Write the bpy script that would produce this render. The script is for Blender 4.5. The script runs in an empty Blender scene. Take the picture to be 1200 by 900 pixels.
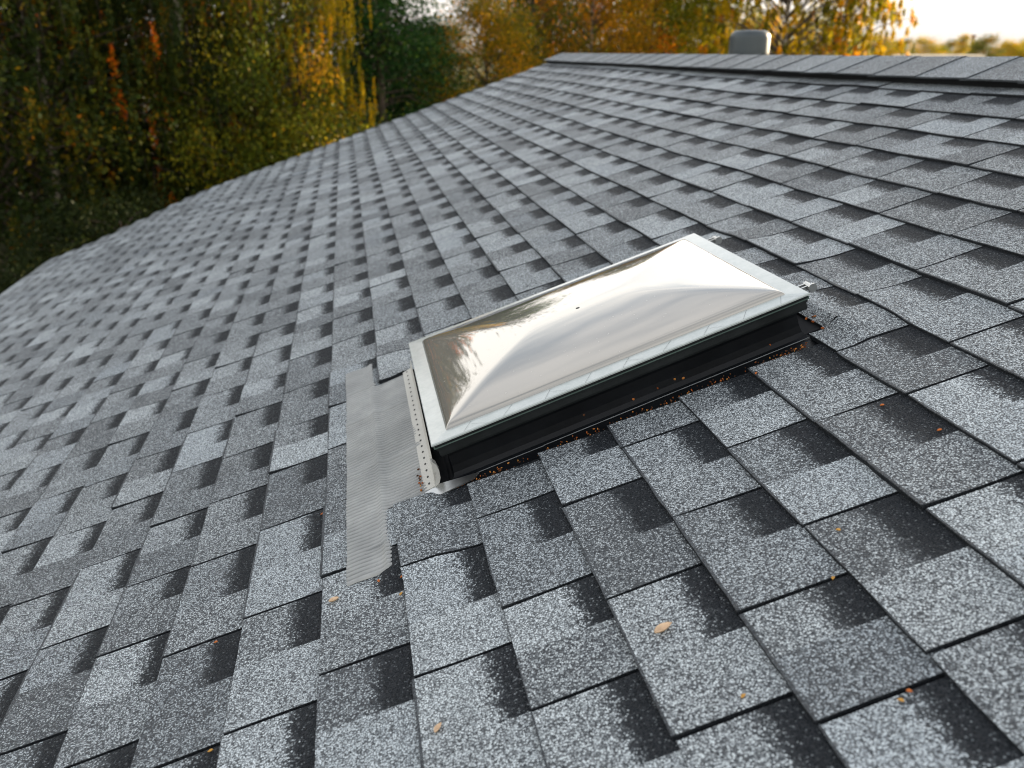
import bpy, math, random
import numpy as np
from mathutils import Vector, Matrix, noise
random.seed(7)
rng = np.random.default_rng(7)
scene = bpy.context.scene
COL = scene.collection
S = 0.14                                   # one shingle exposure in metres

# ------------------------------------------------------------------ frames
def nrm(a): return a / np.linalg.norm(a)
F = 1000.0
Rc = nrm(np.array([402 - 600, 60 - 450, F]))
zc = -(Rc[0] - .39 * Rc[1]) / Rc[2]
Uc = np.array([1, -.39, zc]); Uc = nrm(Uc - Rc * Uc.dot(Rc))
Nc = np.cross(Rc, Uc)
if Nc[1] > 0: Nc = -Nc
Zc = nrm(np.array([0, -F, -(-390.0)]))     # straight up, seen from the camera
Zc = nrm(np.array([0, -F, -390.0]))
SINB = float(Uc.dot(Zc)); COSB = math.sqrt(1 - SINB ** 2)
Z0 = 3.9
UW = Vector((COSB, 0, SINB)); RW = Vector((0, 1, 0)); NW = Vector((-SINB, 0, COSB))
H = 5.549
def P(u, v, h):                            # roof coordinates -> world metres
    return UW * (u * S) + RW * (v * S) + NW * (h * S) + Vector((0, 0, Z0))
CAM = P(0, 0, H)
def cam_axis(i): return UW * float(Uc[i]) + RW * float(Rc[i]) + NW * float(Nc[i])
CX, CY, CF = cam_axis(0), -cam_axis(1), cam_axis(2)

def bearing(px, dist):                     # ground spot in the compass direction of an image column
    d = CX * (px - 600) + CY * 390 + CF * F
    d = Vector((d.x, d.y, 0)).normalized()
    return Vector((CAM.x, CAM.y, 0)) + d * dist
FWD = Vector((CF.x, CF.y, 0)).normalized()

# ------------------------------------------------------------------ helpers
def mesh_obj(name, verts, faces, mat=None, parent=None, smooth=False, origin=None):
    me = bpy.data.meshes.new(name)
    if origin is not None: verts = [Vector(v) - origin for v in verts]
    me.from_pydata([tuple(v) for v in verts], [], faces)
    me.validate(); me.update()
    if smooth:
        me.polygons.foreach_set('use_smooth', [True] * len(me.polygons))
    o = bpy.data.objects.new(name, me); COL.objects.link(o)
    if mat: me.materials.append(mat)
    if parent: o.parent = parent
    if origin is not None and parent is None: o.location = origin
    return o
def tag(o, label=None, cat=None, group=None, kind=None):
    if label: o['label'] = label
    if cat: o['category'] = cat
    if group: o['group'] = group
    if kind: o['kind'] = kind
    return o
def empty(name, loc, label, cat, group=None):
    o = bpy.data.objects.new(name, None); COL.objects.link(o); o.location = loc
    o.empty_display_size = .1
    return tag(o, label, cat, group)

class MB:
    def __init__(s): s.v = []; s.f = []
    def quad(s, a, b, c, d):
        n = len(s.v); s.v += [a, b, c, d]; s.f.append((n, n + 1, n + 2, n + 3))
    def box8(s, c):                        # 0-3 bottom ring, 4-7 top ring
        n = len(s.v); s.v += list(c)
        for q in ((3, 2, 1, 0), (4, 5, 6, 7), (0, 1, 5, 4), (1, 2, 6, 5), (2, 3, 7, 6), (3, 0, 4, 7)):
            s.f.append(tuple(n + i for i in q))
    def box(s, x0, x1, y0, y1, z0, z1, tf=None):
        c = [Vector(p) for p in ((x0, y0, z0), (x1, y0, z0), (x1, y1, z0), (x0, y1, z0), (x0, y0, z1), (x1, y0, z1), (x1, y1, z1), (x0, y1, z1))]
        s.box8([tf(*p) for p in c] if tf else c)
    def tube(s, pts, rad, seg=8, cap=True):
        pts = [Vector(p) for p in pts]; rings = []
        for i, p in enumerate(pts):
            d = (pts[min(i + 1, len(pts) - 1)] - pts[max(i - 1, 0)]).normalized()
            a = d.orthogonal().normalized(); b = d.cross(a)
            if i and rings:
                pa = (s.v[rings[-1]] - pts[i - 1]); a = (pa - d * pa.dot(d)).normalized(); b = d.cross(a)
            rings.append(len(s.v))
            for k in range(seg):
                t = 2 * math.pi * k / seg
                s.v.append(p + (a * math.cos(t) + b * math.sin(t)) * rad[i])
        for i in range(len(rings) - 1):
            for k in range(seg):
                k2 = (k + 1) % seg
                s.f.append((rings[i] + k, rings[i] + k2, rings[i + 1] + k2, rings[i + 1] + k))
        if cap:
            s.f.append(tuple(rings[0] + k for k in reversed(range(seg))))
            s.f.append(tuple(rings[-1] + k for k in range(seg)))
    def lathe(s, prof, base, seg=32):
        r0 = len(s.v)
        for r, z in prof:
            for k in range(seg):
                t = 2 * math.pi * k / seg
                s.v.append(base + Vector((r * math.cos(t), r * math.sin(t), z)))
        for i in range(len(prof) - 1):
            for k in range(seg):
                k2 = (k + 1) % seg
                s.f.append((r0 + i * seg + k, r0 + i * seg + k2, r0 + (i + 1) * seg + k2, r0 + (i + 1) * seg + k))
    def build(s, name, mat, parent=None, smooth=False, origin=None):
        return mesh_obj(name, s.v, s.f, mat, parent, smooth, origin)

# ------------------------------------------------------------------ materials
def new_mat(name):
    m = bpy.data.materials.new(name); m.use_nodes = True
    nt = m.node_tree; b = nt.nodes['Principled BSDF']
    return m, nt, b
def N(nt, t, **kw):
    n = nt.nodes.new(t)
    for k, v in kw.items(): setattr(n, k, v)
    return n
def math_n(nt, op, a, b=None, c=None, clamp=False):
    n = N(nt, 'ShaderNodeMath', operation=op); n.use_clamp = clamp
    for i, x in enumerate((a, b, c)):
        if x is None: continue
        if isinstance(x, (int, float)): n.inputs[i].default_value = x
        else: nt.links.new(x, n.inputs[i])
    return n.outputs[0]
def mix_c(nt, fac, a, b, blend='MIX'):
    n = N(nt, 'ShaderNodeMix', data_type='RGBA', blend_type=blend)
    for sock, x in ((n.inputs['Factor'], fac), (n.inputs['A'], a), (n.inputs['B'], b)):
        if isinstance(x, (int, float)): sock.default_value = x
        elif isinstance(x, tuple): sock.default_value = (*x, 1) if len(x) == 3 else x
        else: nt.links.new(x, sock)
    return n.outputs['Result']
def ramp(nt, fac, stops, interp='LINEAR'):
    r = N(nt, 'ShaderNodeValToRGB'); r.color_ramp.interpolation = interp
    e = r.color_ramp.elements
    while len(e) < len(stops): e.new(.5)
    for i, (p, c) in enumerate(stops): e[i].position = p; e[i].color = (*c, 1)
    nt.links.new(fac, r.inputs[0]); return r.outputs[0]
def noise_n(nt, vec, scale, detail=3, rough=.55):
    n = N(nt, 'ShaderNodeTexNoise'); n.inputs['Scale'].default_value = scale
    n.inputs['Detail'].default_value = detail; n.inputs['Roughness'].default_value = rough
    if vec is not None: nt.links.new(vec, n.inputs['Vector'])
    return n.outputs['Fac']
def simple(name, col, rough=.5, metal=0, var=.15, scale=8, bump=0, spec=.5, dirt=None):
    m, nt, b = new_mat(name)
    tc = N(nt, 'ShaderNodeTexCoord').outputs['Object']
    n = noise_n(nt, tc, scale, 5, .6)
    lo = tuple(c * (1 - var) for c in col); hi = tuple(min(1, c * (1 + var)) for c in col)
    c = ramp(nt, n, [(.3, lo), (.7, hi)])
    if dirt:
        d = noise_n(nt, tc, scale * 6, 4, .7)
        c = mix_c(nt, math_n(nt, 'MULTIPLY', math_n(nt, 'GREATER_THAN', d, .62), .6), c, dirt)
    nt.links.new(c, b.inputs['Base Color'])
    b.inputs['Roughness'].default_value = rough; b.inputs['Metallic'].default_value = metal
    b.inputs['Specular IOR Level'].default_value = spec
    r = math_n(nt, 'MULTIPLY_ADD', n, .2, rough - .1); nt.links.new(r, b.inputs['Roughness'])
    if bump:
        bp = N(nt, 'ShaderNodeBump'); bp.inputs['Strength'].default_value = bump; bp.inputs['Distance'].default_value = .004
        nt.links.new(noise_n(nt, tc, scale * 10, 4), bp.inputs['Height']); nt.links.new(bp.outputs[0], b.inputs['Normal'])
    return m

def shingle_material():
    m, nt, b = new_mat('mineral_shingle')
    tc = N(nt, 'ShaderNodeTexCoord').outputs['Object']
    def attr(n): a = N(nt, 'ShaderNodeAttribute'); a.attribute_name = n; return a.outputs['Fac']
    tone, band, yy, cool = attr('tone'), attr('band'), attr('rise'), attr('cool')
    # warp so granules are not on a grid
    vo = N(nt, 'ShaderNodeTexVoronoi'); vo.inputs['Scale'].default_value = 410
    nt.links.new(tc, vo.inputs['Vector'])
    sep = N(nt, 'ShaderNodeSeparateColor'); nt.links.new(vo.outputs['Color'], sep.inputs[0])
    r, g, bl = sep.outputs
    patch = noise_n(nt, tc, 18, 4, .6); big = noise_n(nt, tc, 1.3, 3)
    edge = noise_n(nt, tc, 55, 3, .7)
    # printed shadow band at the upper part of the far half of every tab, with a dithered edge
    yj = math_n(nt, 'ADD', yy, math_n(nt, 'MULTIPLY_ADD', edge, .30, -.15))
    yj = math_n(nt, 'ADD', yj, math_n(nt, 'MULTIPLY_ADD', tone, -.30, .17))
    bm = N(nt, 'ShaderNodeMapRange', interpolation_type='SMOOTHSTEP')
    nt.links.new(yj, bm.inputs[0]); bm.inputs[1].default_value = .50; bm.inputs[2].default_value = .80
    bandm = math_n(nt, 'MULTIPLY', bm.outputs[0], band)
    p = math_n(nt, 'ADD', tone, math_n(nt, 'MULTIPLY_ADD', patch, .46, -.23))
    p = math_n(nt, 'ADD', p, math_n(nt, 'MULTIPLY_ADD', big, .30, -.15))
    p = math_n(nt, 'MULTIPLY', p, math_n(nt, 'MULTIPLY_ADD', bandm, -.93, 1))
    p = math_n(nt, 'SUBTRACT', p, math_n(nt, 'MULTIPLY', bandm, .12))
    rim = math_n(nt, 'LESS_THAN', math_n(nt, 'ADD', yy, math_n(nt, 'MULTIPLY_ADD', edge, .02, -.01)), .016)  # butt edge darkened: bare asphalt, with the edge's thin shadow painted in
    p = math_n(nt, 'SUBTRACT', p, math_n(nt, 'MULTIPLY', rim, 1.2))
    d = math_n(nt, 'SUBTRACT', p, r)
    light = math_n(nt, 'MULTIPLY_ADD', d, 2.5, .5, clamp=True)
    lightc = mix_c(nt, g, (.25, .274, .284), (.71, .77, .785))
    lightc = mix_c(nt, math_n(nt, 'MULTIPLY', cool, .55), lightc, (.33, .385, .43))
    tf = math_n(nt, 'ADD', math_n(nt, 'MULTIPLY_ADD', tone, .55, .68), math_n(nt, 'MULTIPLY_ADD', noise_n(nt, tc, 5, 6, .7), .5, -.25))
    tcol = N(nt, 'ShaderNodeCombineColor'); [nt.links.new(tf, tcol.inputs[q]) for q in range(3)]
    lightc = mix_c(nt, 1.0, lightc, tcol.outputs[0], 'MULTIPLY')
    darkc = mix_c(nt, bl, (.014, .018, .023), (.105, .120, .130))
    darkc = mix_c(nt, bandm, darkc, mix_c(nt, bl, (.005, .007, .009), (.016, .020, .024)))
    c = mix_c(nt, light, darkc, lightc)
    gapm = N(nt, 'ShaderNodeMapRange', interpolation_type='SMOOTHSTEP'); nt.links.new(vo.outputs['Distance'], gapm.inputs[0])
    gapm.inputs[1].default_value = .34; gapm.inputs[2].default_value = .72; gapm.inputs[3].default_value = 0; gapm.inputs[4].default_value = .8
    c = mix_c(nt, gapm.outputs[0], c, (.03, .032, .036))
    nt.links.new(c, b.inputs['Base Color'])
    b.inputs['Roughness'].default_value = .62
    nt.links.new(math_n(nt, 'MULTIPLY_ADD', g, -.3, .78), b.inputs['Roughness'])
    nt.links.new(math_n(nt, 'MULTIPLY_ADD', bandm, -.30, .42), b.inputs['Specular IOR Level'])
    bp = N(nt, 'ShaderNodeBump'); bp.inputs['Strength'].default_value = .9; bp.inputs['Distance'].default_value = .0022; bp.invert = True
    hh = math_n(nt, 'ADD', vo.outputs['Distance'], math_n(nt, 'MULTIPLY', bl, .35))
    nt.links.new(hh, bp.inputs['Height']); nt.links.new(bp.outputs[0], b.inputs['Normal'])
    return m
M_SH = shingle_material()
M_FELT = simple('black_underlay', (.012, .013, .015), .8, spec=.2)
M_WALL = simple('painted_wood_wall', (.34, .22, .12), .7, var=.2)
M_TRIM = simple('white_trim', (.62, .62, .60), .5)
M_BLACK = simple('black_kerb_plastic', (.0055, .0065, .008), .42, var=.3, scale=14, bump=.03, spec=.16)
M_BLACK2 = simple('black_gasket', (.010, .012, .012), .42, var=.3, scale=20, spec=.3)
M_ALU = simple('bare_metal', (.55, .56, .55), .32, metal=1, var=.1)
M_GALV = simple('galvanised_metal', (.045, .056, .060), .45, metal=.25, var=.15, scale=5)
M_CAVITY = simple('white_liner', (.46, .45, .41), .5, var=.06)

def rim_material():
    m, nt, b = new_mat('frosted_rim')
    tc = N(nt, 'ShaderNodeTexCoord').outputs['Object']
    n = noise_n(nt, tc, 30, 5, .7)
    nt.links.new(ramp(nt, n, [(.3, (.34, .375, .355)), (.65, (.43, .46, .44))]), b.inputs['Base Color'])
    b.inputs['Roughness'].default_value = .22
    b.inputs['Coat Weight'].default_value = .6; b.inputs['Coat Roughness'].default_value = .08
    return m
M_RIM = rim_material()
def dome_material():
    m, nt, b = new_mat('acrylic_dome')
    tc = N(nt, 'ShaderNodeTexCoord').outputs['Object']
    n = noise_n(nt, tc, 2.2, 3, .5)
    nt.links.new(ramp(nt, n, [(.3, (.29, .272, .235)), (.7, (.34, .315, .27))]), b.inputs['Base Color'])
    b.inputs['Roughness'].default_value = .025; b.inputs['Metallic'].default_value = .34
    b.inputs['IOR'].default_value = 1.5
    b.inputs['Specular IOR Level'].default_value = .9
    b.inputs['Coat Weight'].default_value = 1; b.inputs['Coat Roughness'].default_value = .02; b.inputs['Coat IOR'].default_value = 1.6
    dust = noise_n(nt, tc, 160, 2, .5)
    dm = math_n(nt, 'GREATER_THAN', dust, .735)
    nt.links.new(math_n(nt, 'MULTIPLY_ADD', dm, .35, .02), b.inputs['Roughness'])
    bp = N(nt, 'ShaderNodeBump'); bp.inputs['Strength'].default_value = .12; bp.inputs['Distance'].default_value = .02
    nt.links.new(noise_n(nt, tc, 3.0, 1, .4), bp.inputs['Height']); nt.links.new(bp.outputs[0], b.inputs['Normal'])
    nt.links.new(bp.outputs[0], b.inputs['Coat Normal'])
    return m
M_DOME = dome_material()
def ribbed_material():
    m, nt, b = new_mat('pleated_flashing')
    tc = N(nt, 'ShaderNodeTexCoord').outputs['Object']
    n = noise_n(nt, tc, 9, 6, .65); n2 = noise_n(nt, tc, 240, 2, .6)
    c = ramp(nt, n, [(.25, (.20, .205, .20)), (.55, (.29, .295, .285)), (.75, (.37, .375, .36))])
    c = mix_c(nt, math_n(nt, 'MULTIPLY', math_n(nt, 'GREATER_THAN', n2, .70), .5), c, (.16, .15, .14))
    nt.links.new(c, b.inputs['Base Color'])
    b.inputs['Roughness'].default_value = .5; b.inputs['Metallic'].default_value = .25
    return m
M_RIB = ribbed_material()

# ------------------------------------------------------------------ roof surface
SKL = (-.79, 4.68)                          # skylight, downslope and upslope edge
def sky_v(u, v):                            # slight skew of the skylight against the courses
    return v + .024 * (u + .79) * max(0, 1 - (v - 10.1) / 4.3)
def near_cut(u): return sky_v(u, 10.02)     # where the shingles stop on the near side
U_BASE = lambda k: (-.57 + 1.02 * k + .0033 * k * k) if k > -8 else (-.57 - 8.16 + .2112 + .975 * (k + 8))
K0 = -22; K1 = 13
def sstep(a, b, x):
    t = min(1, max(0, (x - a) / (b - a))); return t * t * (3 - 2 * t)
def bump(u, v):                             # the roof is not perfectly flat; it rises over the skylight's flashing
    b = .05 * (noise.noise(Vector((u * .10, v * .06, 3.3)))) + .028 * noise.noise(Vector((u * .45, v * .4, 9.1)))
    du = max(-1.3 - u, u - 5.1, 0); dv = max(10.2 - v, v - 14.9, 0)
    d = math.hypot(du, dv)
    if u > 4.9: b += .13 * (1 - sstep(.0, 1.4, d)) * sstep(9.2, 10.4, v)
    elif du == 0 and v > 12: b += .04 * (1 - sstep(0, .8, dv))
    if -1.75 < u < -.6 and 8.6 < v < 16.4 and (v < 10.3 or v > 14.8): b += .075 * sstep(.65, 1.2, -u)
    return b
W = 1.87
JOINTS = {-7: [11.71], -6: [10.15, 12.07], -5: [9.43, 10.95, 12.6, 14.48, 16.18, 18.1], -4: [7.0, 8.84, 10.81, 12.61, 14.26, 16.14, 17.84], -3: [7.05, 8.97, 11.08, 12.87, 14.56, 16.43, 18.42],
  -2: [5.6, 7.38, 9.2, 11.0, 12.9, 14.7, 16.50], -1: [5.1, 6.78, 8.63], 0: [5.79, 7.28, 9.12], 1: [4.92, 6.76, 8.63], 2: [4.55, 5.90, 7.59], 3: [4.75, 6.69, 8.51], 4: [6.29, 8.30, 10.20],
  5: [6.4, 8.15, 9.68], 6: [8.87, 10.94, 12.74], 7: [9.2, 11.1, 12.97, 14.94], 8: [11.83, 13.77, 15.56], 9: [13.65, 15.56], 10: [14.31, 16.17, 18.07], 11: [15.97, 17.83, 19.70], 12: [17.78, 19.62], 13: [16.9]}
V_MIN, V_MAX = -12.0, 65.7
def v_end(u): return V_MAX - 7.5 * sstep(12.5, 22.3, -u)

class Attr:
    pass
sv, sf = [], []; at_tone, at_band, at_cool = [], [], []; v_rise = []
def grid_piece(u0, u1, v0, v1, k, tone, band, cool, thick, lift, vbot_n, vbot_f, side_n, side_f, ubase, jig):
    """One half tab: top sheet, butt edge and free side edges. ubase = the butt line of its course."""
    if v1 - v0 < .01 or u1 - u0 < .02: return
    near = v0 < 26
    nu = 5 if near else 2; nv = max(1, int(round((v1 - v0) / (.2 if near else .5))))
    base = len(sv)
    for j in range(nv + 1):
        v = v0 + (v1 - v0) * j / nv
        for i in range(nu + 1):
            uu = u0 + (u1 - u0) * i / nu
            if i == 0 and abs(u0 - ubase) < .5:
                uu += jig + .012 * noise.noise(Vector((v * 3.1, k * 7.7, 1.5))) + (.008 * noise.noise(Vector((v * 23, k * 3.1, 4.5))) if near else 0)
            y = (uu - ubase) / 1.0
            h = thick * (1 - min(y, 1.35) / 1.35) + .004 + lift * max(0, 1 - y * 1.4) ** 2 + bump(uu, v)
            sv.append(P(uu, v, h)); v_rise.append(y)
    def idx(j, i): return base + j * (nu + 1) + i
    def add(f): sf.append(f); at_tone.append(tone); at_band.append(band); at_cool.append(cool)
    for j in range(nv):
        for i in range(nu):
            add((idx(j, i), idx(j, i + 1), idx(j + 1, i + 1), idx(j + 1, i)))
    def skirt(ring):                        # edge faces down to the layer below
        n0 = len(sv)
        for q in ring:
            sv.append(sv[q] - NW * (S * .075)); v_rise.append(2.0)
        for a in range(len(ring) - 1):
            sf.append((ring[a], n0 + a, n0 + a + 1, ring[a + 1])); at_tone.append(-.4); at_band.append(1); at_cool.append(0)
    skirt([idx(j, 0) for j in range(nv, -1, -1)])
    if side_n: skirt([idx(0, i) for i in range(nu + 1)])
    if side_f: skirt([idx(nv, i) for i in range(nu, -1, -1)])

def course(k, rnd):
    ub = U_BASE(k); ut = U_BASE(k + 1) + .16
    if k == K1: ut = 14.0
    js = sorted(JOINTS.get(k, [rnd.uniform(3, 3 + W)]))
    js = js[:]
    while js[-1] < V_MAX: js.append(js[-1] + W + rnd.uniform(-.07, .07))
    while js[0] > V_MIN: js.insert(0, js[0] - W + rnd.uniform(-.07, .07))
    prev_tone = None
    for a, b_ in zip(js[:-1], js[1:]):
        a = max(a, V_MIN); b_ = min(b_, v_end(ub))
        if b_ - a < .05: continue
        t1 = rnd.choice([.42, .52, .60, .68, .80]) + rnd.uniform(-.05, .05)
        t2 = t1 if rnd.random() < .35 else rnd.choice([.42, .54, .62, .72, .82]) + rnd.uniform(-.05, .05)
        cool = max(0, rnd.gauss(.12, .22)); cool2 = cool if rnd.random() < .5 else max(0, rnd.gauss(.15, .3))
        th = rnd.uniform(.043, .060); lift = max(0, rnd.gauss(.006, .012)); jig = rnd.uniform(-.018, .018)
        gap = .022
        mid = a + (b_ - a) * rnd.uniform(.43, .55)
        pieces = [(a + gap, mid, t2, 0, cool2, True, False), (mid, b_ - gap, t1, 1, cool, False, True)]
        for (p, q, tn, bd, cl, sn, sfar) in pieces:
            spans = [(p, q, ub, sn, sfar)]
            if -1 <= k <= 5:                # opening for the skylight
                lo = 10.14 if k == -1 else (10.42 if k == 5 else near_cut(ub + .5)); hi = 14.85
                out = []
                if p < lo: out.append((p, min(q, lo), ub, sn, sfar if q < lo else True))
                if q > hi: out.append((max(p, hi), q, ub, sn if p > hi else True, sfar))
                if k == 5 and q > lo and p < hi: out.append((max(p, lo), min(q, hi), 4.86, sn and p > lo, sfar and q < hi))
                spans = out
            for (p2, q2, us, s1, s2) in spans:
                grid_piece(us, ut, p2, q2, k, tn, bd, cl, th, lift, 0, 0, s1, s2, ub, jig)
rnd = random.Random(21)
for k in range(K0, K1 + 1): course(k, rnd)

EAVE_U = U_BASE(K0)
RIDGE_U = 14.95
house = empty('house', P(RIDGE_U, 30, 0) - Vector((0, 0, P(RIDGE_U, 30, 0).z)), 'low house under the broad grey shingled gable roof filling the foreground', 'house')
HB = house.location.copy()
def hmesh(name, v, f, mat, parent, smooth=False):   # children carry coordinates relative to the house's base
    return mesh_obj(name, [Vector(p) - HB for p in v], f, mat, parent, smooth)
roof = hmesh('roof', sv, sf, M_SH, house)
me = roof.data
def set_attrs(me, tone, band, cool, rise):
    for nm, dat in (('tone', tone), ('band', band), ('cool', cool)):
        a = me.attributes.new(nm, 'FLOAT', 'FACE'); a.data.foreach_set('value', dat)
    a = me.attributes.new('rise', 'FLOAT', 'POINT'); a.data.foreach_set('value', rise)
set_attrs(me, at_tone, at_band, at_cool, v_rise)

# roof deck: both slopes as one slab, a hair under the shingles, with the skylight's opening
mb = MB()
RX = P(RIDGE_U, 0, 0).x
def mirror(p): return Vector((2 * RX - p.x, p.y, p.z))
def slab(u0, u1, v0, v1, far=False):
    c = [P(u0, v0, -1.1), P(u1, v0, -1.1), P(u1, v1, -1.1), P(u0, v1, -1.1), P(u0, v0, -.035), P(u1, v0, -.035), P(u1, v1, -.035), P(u0, v1, -.035)]
    if far: c = [mirror(p) for p in c]
    mb.box8(c)
slab(-12.0, RIDGE_U - .35, V_MIN + .1, V_MAX - .1)
slab(EAVE_U + .12, -12.0, V_MIN + .1, V_MAX - 8)
slab(EAVE_U + .12, RIDGE_U - .35, V_MIN + .1, V_MAX - .1, True)
hmesh('roof_deck', mb.v, mb.f, M_FELT, house)
# far slope: its own shingle courses, plain
fv, ff, t_, b_, c_, r_ = [], [], [], [], [], []
for k in range(K0, K1 + 1):
    ub = U_BASE(k); ut = U_BASE(k + 1) + .1
    v = V_MIN
    while v < V_MAX:
        w = min(W / 2, V_MAX - v); n0 = len(fv)
        for (uu, h) in ((ub, -.03), (ub, .05), (ut, .01)):
            fv.append(mirror(P(uu, v, h))); fv.append(mirror(P(uu, v + w, h)))
            r_ += [(uu - ub)] * 2
        ff += [(n0, n0 + 1, n0 + 3, n0 + 2), (n0 + 2, n0 + 3, n0 + 5, n0 + 4)]
        tn = random.uniform(.35, .85); t_ += [-.3, tn]; b_ += [1, int(round(v / (W / 2))) % 2]; c_ += [0, .2]
        v += W / 2
fs = hmesh('roof', fv, ff, M_SH, house); set_attrs(fs.data, t_, b_, c_, r_)

# ridge: black vent strip, overlapping cap shingles
mb = MB()
for far in (False, True):
    c = [P(13.72, V_MIN, -.02), P(14.5, V_MIN, -.02), P(14.5, V_MAX, -.02), P(13.72, V_MAX, -.02), P(13.70, V_MIN, .26), P(14.5, V_MIN, .25), P(14.5, V_MAX, .25), P(13.70, V_MAX, .26)]
    mb.box8([mirror(p) for p in c] if far else c)
hmesh('ridge_vent', mb.v, mb.f, M_FELT, roof)
cv, cf, t_, b_, c_, r_ = [], [], [], [], [], []
v = V_MIN; i = 0
rr = random.Random(5)
while v < V_MAX:
    L = 1.95; v1 = min(v + L + .25, V_MAX + .05)
    dj = rr.uniform(-.015, .015); tn = rr.choice([.44, .5, .56, .62]) + rr.uniform(-.05, .05); co = max(0, rr.gauss(.35, .3))
    prof = [(13.52 + dj, .285), (13.9, .29), (14.4, .30), (14.72, .305), (14.95, .305)]
    rows = []
    NV = 3
    for j in range(NV + 1):
        vv = v + (v1 - v) * j / NV
        lift = .028 * (1 - (vv - v) / (v1 - v)) + .015 * noise.noise(Vector((vv * .5, 0, 8)))
        ring = [P(a, vv, b + lift + (.012 * noise.noise(Vector((vv * 1.2, a, 2))))) for a, b in prof]
        ring = ring + [mirror(p) for p in reversed(ring[:-1])]
        rows.append(len(cv)); cv += ring; r_ += [.3] * len(ring)
        cv += [p - NW * (S * .045) for p in (ring[0],)]; r_ += [0]
    m = 2 * len(prof) - 1
    for j in range(NV):
        for q in range(m - 1):
            cf.append((rows[j] + q, rows[j] + q + 1, rows[j + 1] + q + 1, rows[j + 1] + q)); t_.append(tn); b_.append(0); c_.append(co)
        cf.append((rows[j] + m, rows[j], rows[j + 1], rows[j + 1] + m)); t_.append(-.3); b_.append(1); c_.append(0)
    # near end edge
    n0 = len(cv)
    for q in range(m): cv.append(cv[rows[0] + q] - Vector((0, 0, S * .025))); r_.append(2)
    for q in range(m - 1):
        cf.append((rows[0] + q, n0 + q, n0 + q + 1, rows[0] + q + 1)); t_.append(-.2); b_.append(1); c_.append(0)
    v += L
cap = hmesh('ridge_cap', cv, cf, M_SH, roof); set_attrs(cap.data, t_, b_, c_, r_)
# fascia along the eave and barge boards at the gables
for far in (False, True):
    mb = MB()
    c = [P(EAVE_U + .0, V_MIN, -1.4), P(EAVE_U + .11, V_MIN, -1.4), P(EAVE_U + .11, V_MAX - 8, -1.4), P(EAVE_U + .0, V_MAX - 8, -1.4), P(EAVE_U + .0, V_MIN, -.06), P(EAVE_U + .11, V_MIN, -.06), P(EAVE_U + .11, V_MAX - 8, -.06), P(EAVE_U, V_MAX - 8, -.06)]
    mb.box8([mirror(p) for p in c] if far else c)
    hmesh('fascia_board', mb.v, mb.f, M_TRIM, roof)
for va, vb in ((V_MIN - .05, V_MIN + .1), (V_MAX - .1, V_MAX + .05)):
    for far in (False, True):
        mb = MB()
        ul = EAVE_U + .12 if (far or va < 0) else -12.0
        c = [P(ul, va, -1.5), P(RIDGE_U, va, -1.5), P(RIDGE_U, vb, -1.5), P(ul, vb, -1.5), P(ul, va, -.04), P(RIDGE_U, va, -.04), P(RIDGE_U, vb, -.04), P(ul, vb, -.04)]
        mb.box8([mirror(p) for p in c] if far else c)
        hmesh('barge_board', mb.v, mb.f, M_TRIM, roof)
# walls
mb = MB()
x0 = P(EAVE_U, 0, 0).x + .45; x1 = 2 * RX - x0; y0 = (V_MIN + 2) * S; y1 = (V_MAX - 10) * S
zt = P(EAVE_U, 0, 0).z - .1; zr = P(RIDGE_U, 0, 0).z - .25
n = [Vector(p) for p in ((x0, y0, 0), (x1, y0, 0), (x1, y0, zt + .1), (RX, y0, zr), (x0, y0, zt + .1), (x0, y1, 0), (x1, y1, 0), (x1, y1, zt + .1), (RX, y1, zr), (x0, y1, zt + .1))]
mb.v = n; mb.f = [(0, 1, 2, 3, 4), (9, 8, 7, 6, 5), (0, 4, 9, 5), (1, 6, 7, 2)]
hmesh('wall', mb.v, mb.f, M_WALL, house)

# ------------------------------------------------------------------ skylight
sky = empty('roof_skylight', P(2.0, 12.3, 0), 'rectangular acrylic dome skylight with black kerb set into the grey shingle roof', 'skylight')
OB = sky.location.copy()
def Q(u, v, h): return P(u, sky_v(u, v), h) - OB
def smesh(name, v, f, mat, parent=sky, smooth=False): return mesh_obj(name, v, f, mat, parent, smooth)
HT = .70                                    # underside of the flange
def ring_loft(profile, name, mat, parent=sky, smooth=False, u=SKL, v=(10.17, 14.42), close=False):
    """profile: (inset, height) pairs swept round the skylight's rectangle."""
    mb = MB(); n = []
    SEG = 14
    for (ins, h) in profile:
        c = [(u[0] + ins, v[0] + ins), (u[1] - ins, v[0] + ins), (u[1] - ins, v[1] - ins), (u[0] + ins, v[1] - ins)]
        ring = []
        for q in range(4):
            a, b = c[q], c[(q + 1) % 4]
            for t in range(SEG):
                w = t / SEG; ring.append((a[0] + (b[0] - a[0]) * w, a[1] + (b[1] - a[1]) * w))
        n.append(len(mb.v)); mb.v += [Q(x, y, h) for x, y in ring]
    m = 4 * SEG
    for i in range(len(n) - 1):
        for q in range(m):
            q2 = (q + 1) % m; mb.f.append((n[i] + q, n[i] + q2, n[i + 1] + q2, n[i + 1] + q))
    return smesh(name, mb.v, mb.f, mat, parent, smooth)
# kerb: cove-shaped wall, wider at the foot
kerb = ring_loft([(-.02, -.06), (-.015, -.01), (.05, .02), (.085, .08), (.10, .18), (.105, .34), (.085, .42), (.07, .425), (.07, .50), (.10, .505), (.12, .62)], 'kerb', M_BLACK, u=(SKL[0] + .02, SKL[1]), v=(10.36, 14.3))
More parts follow.
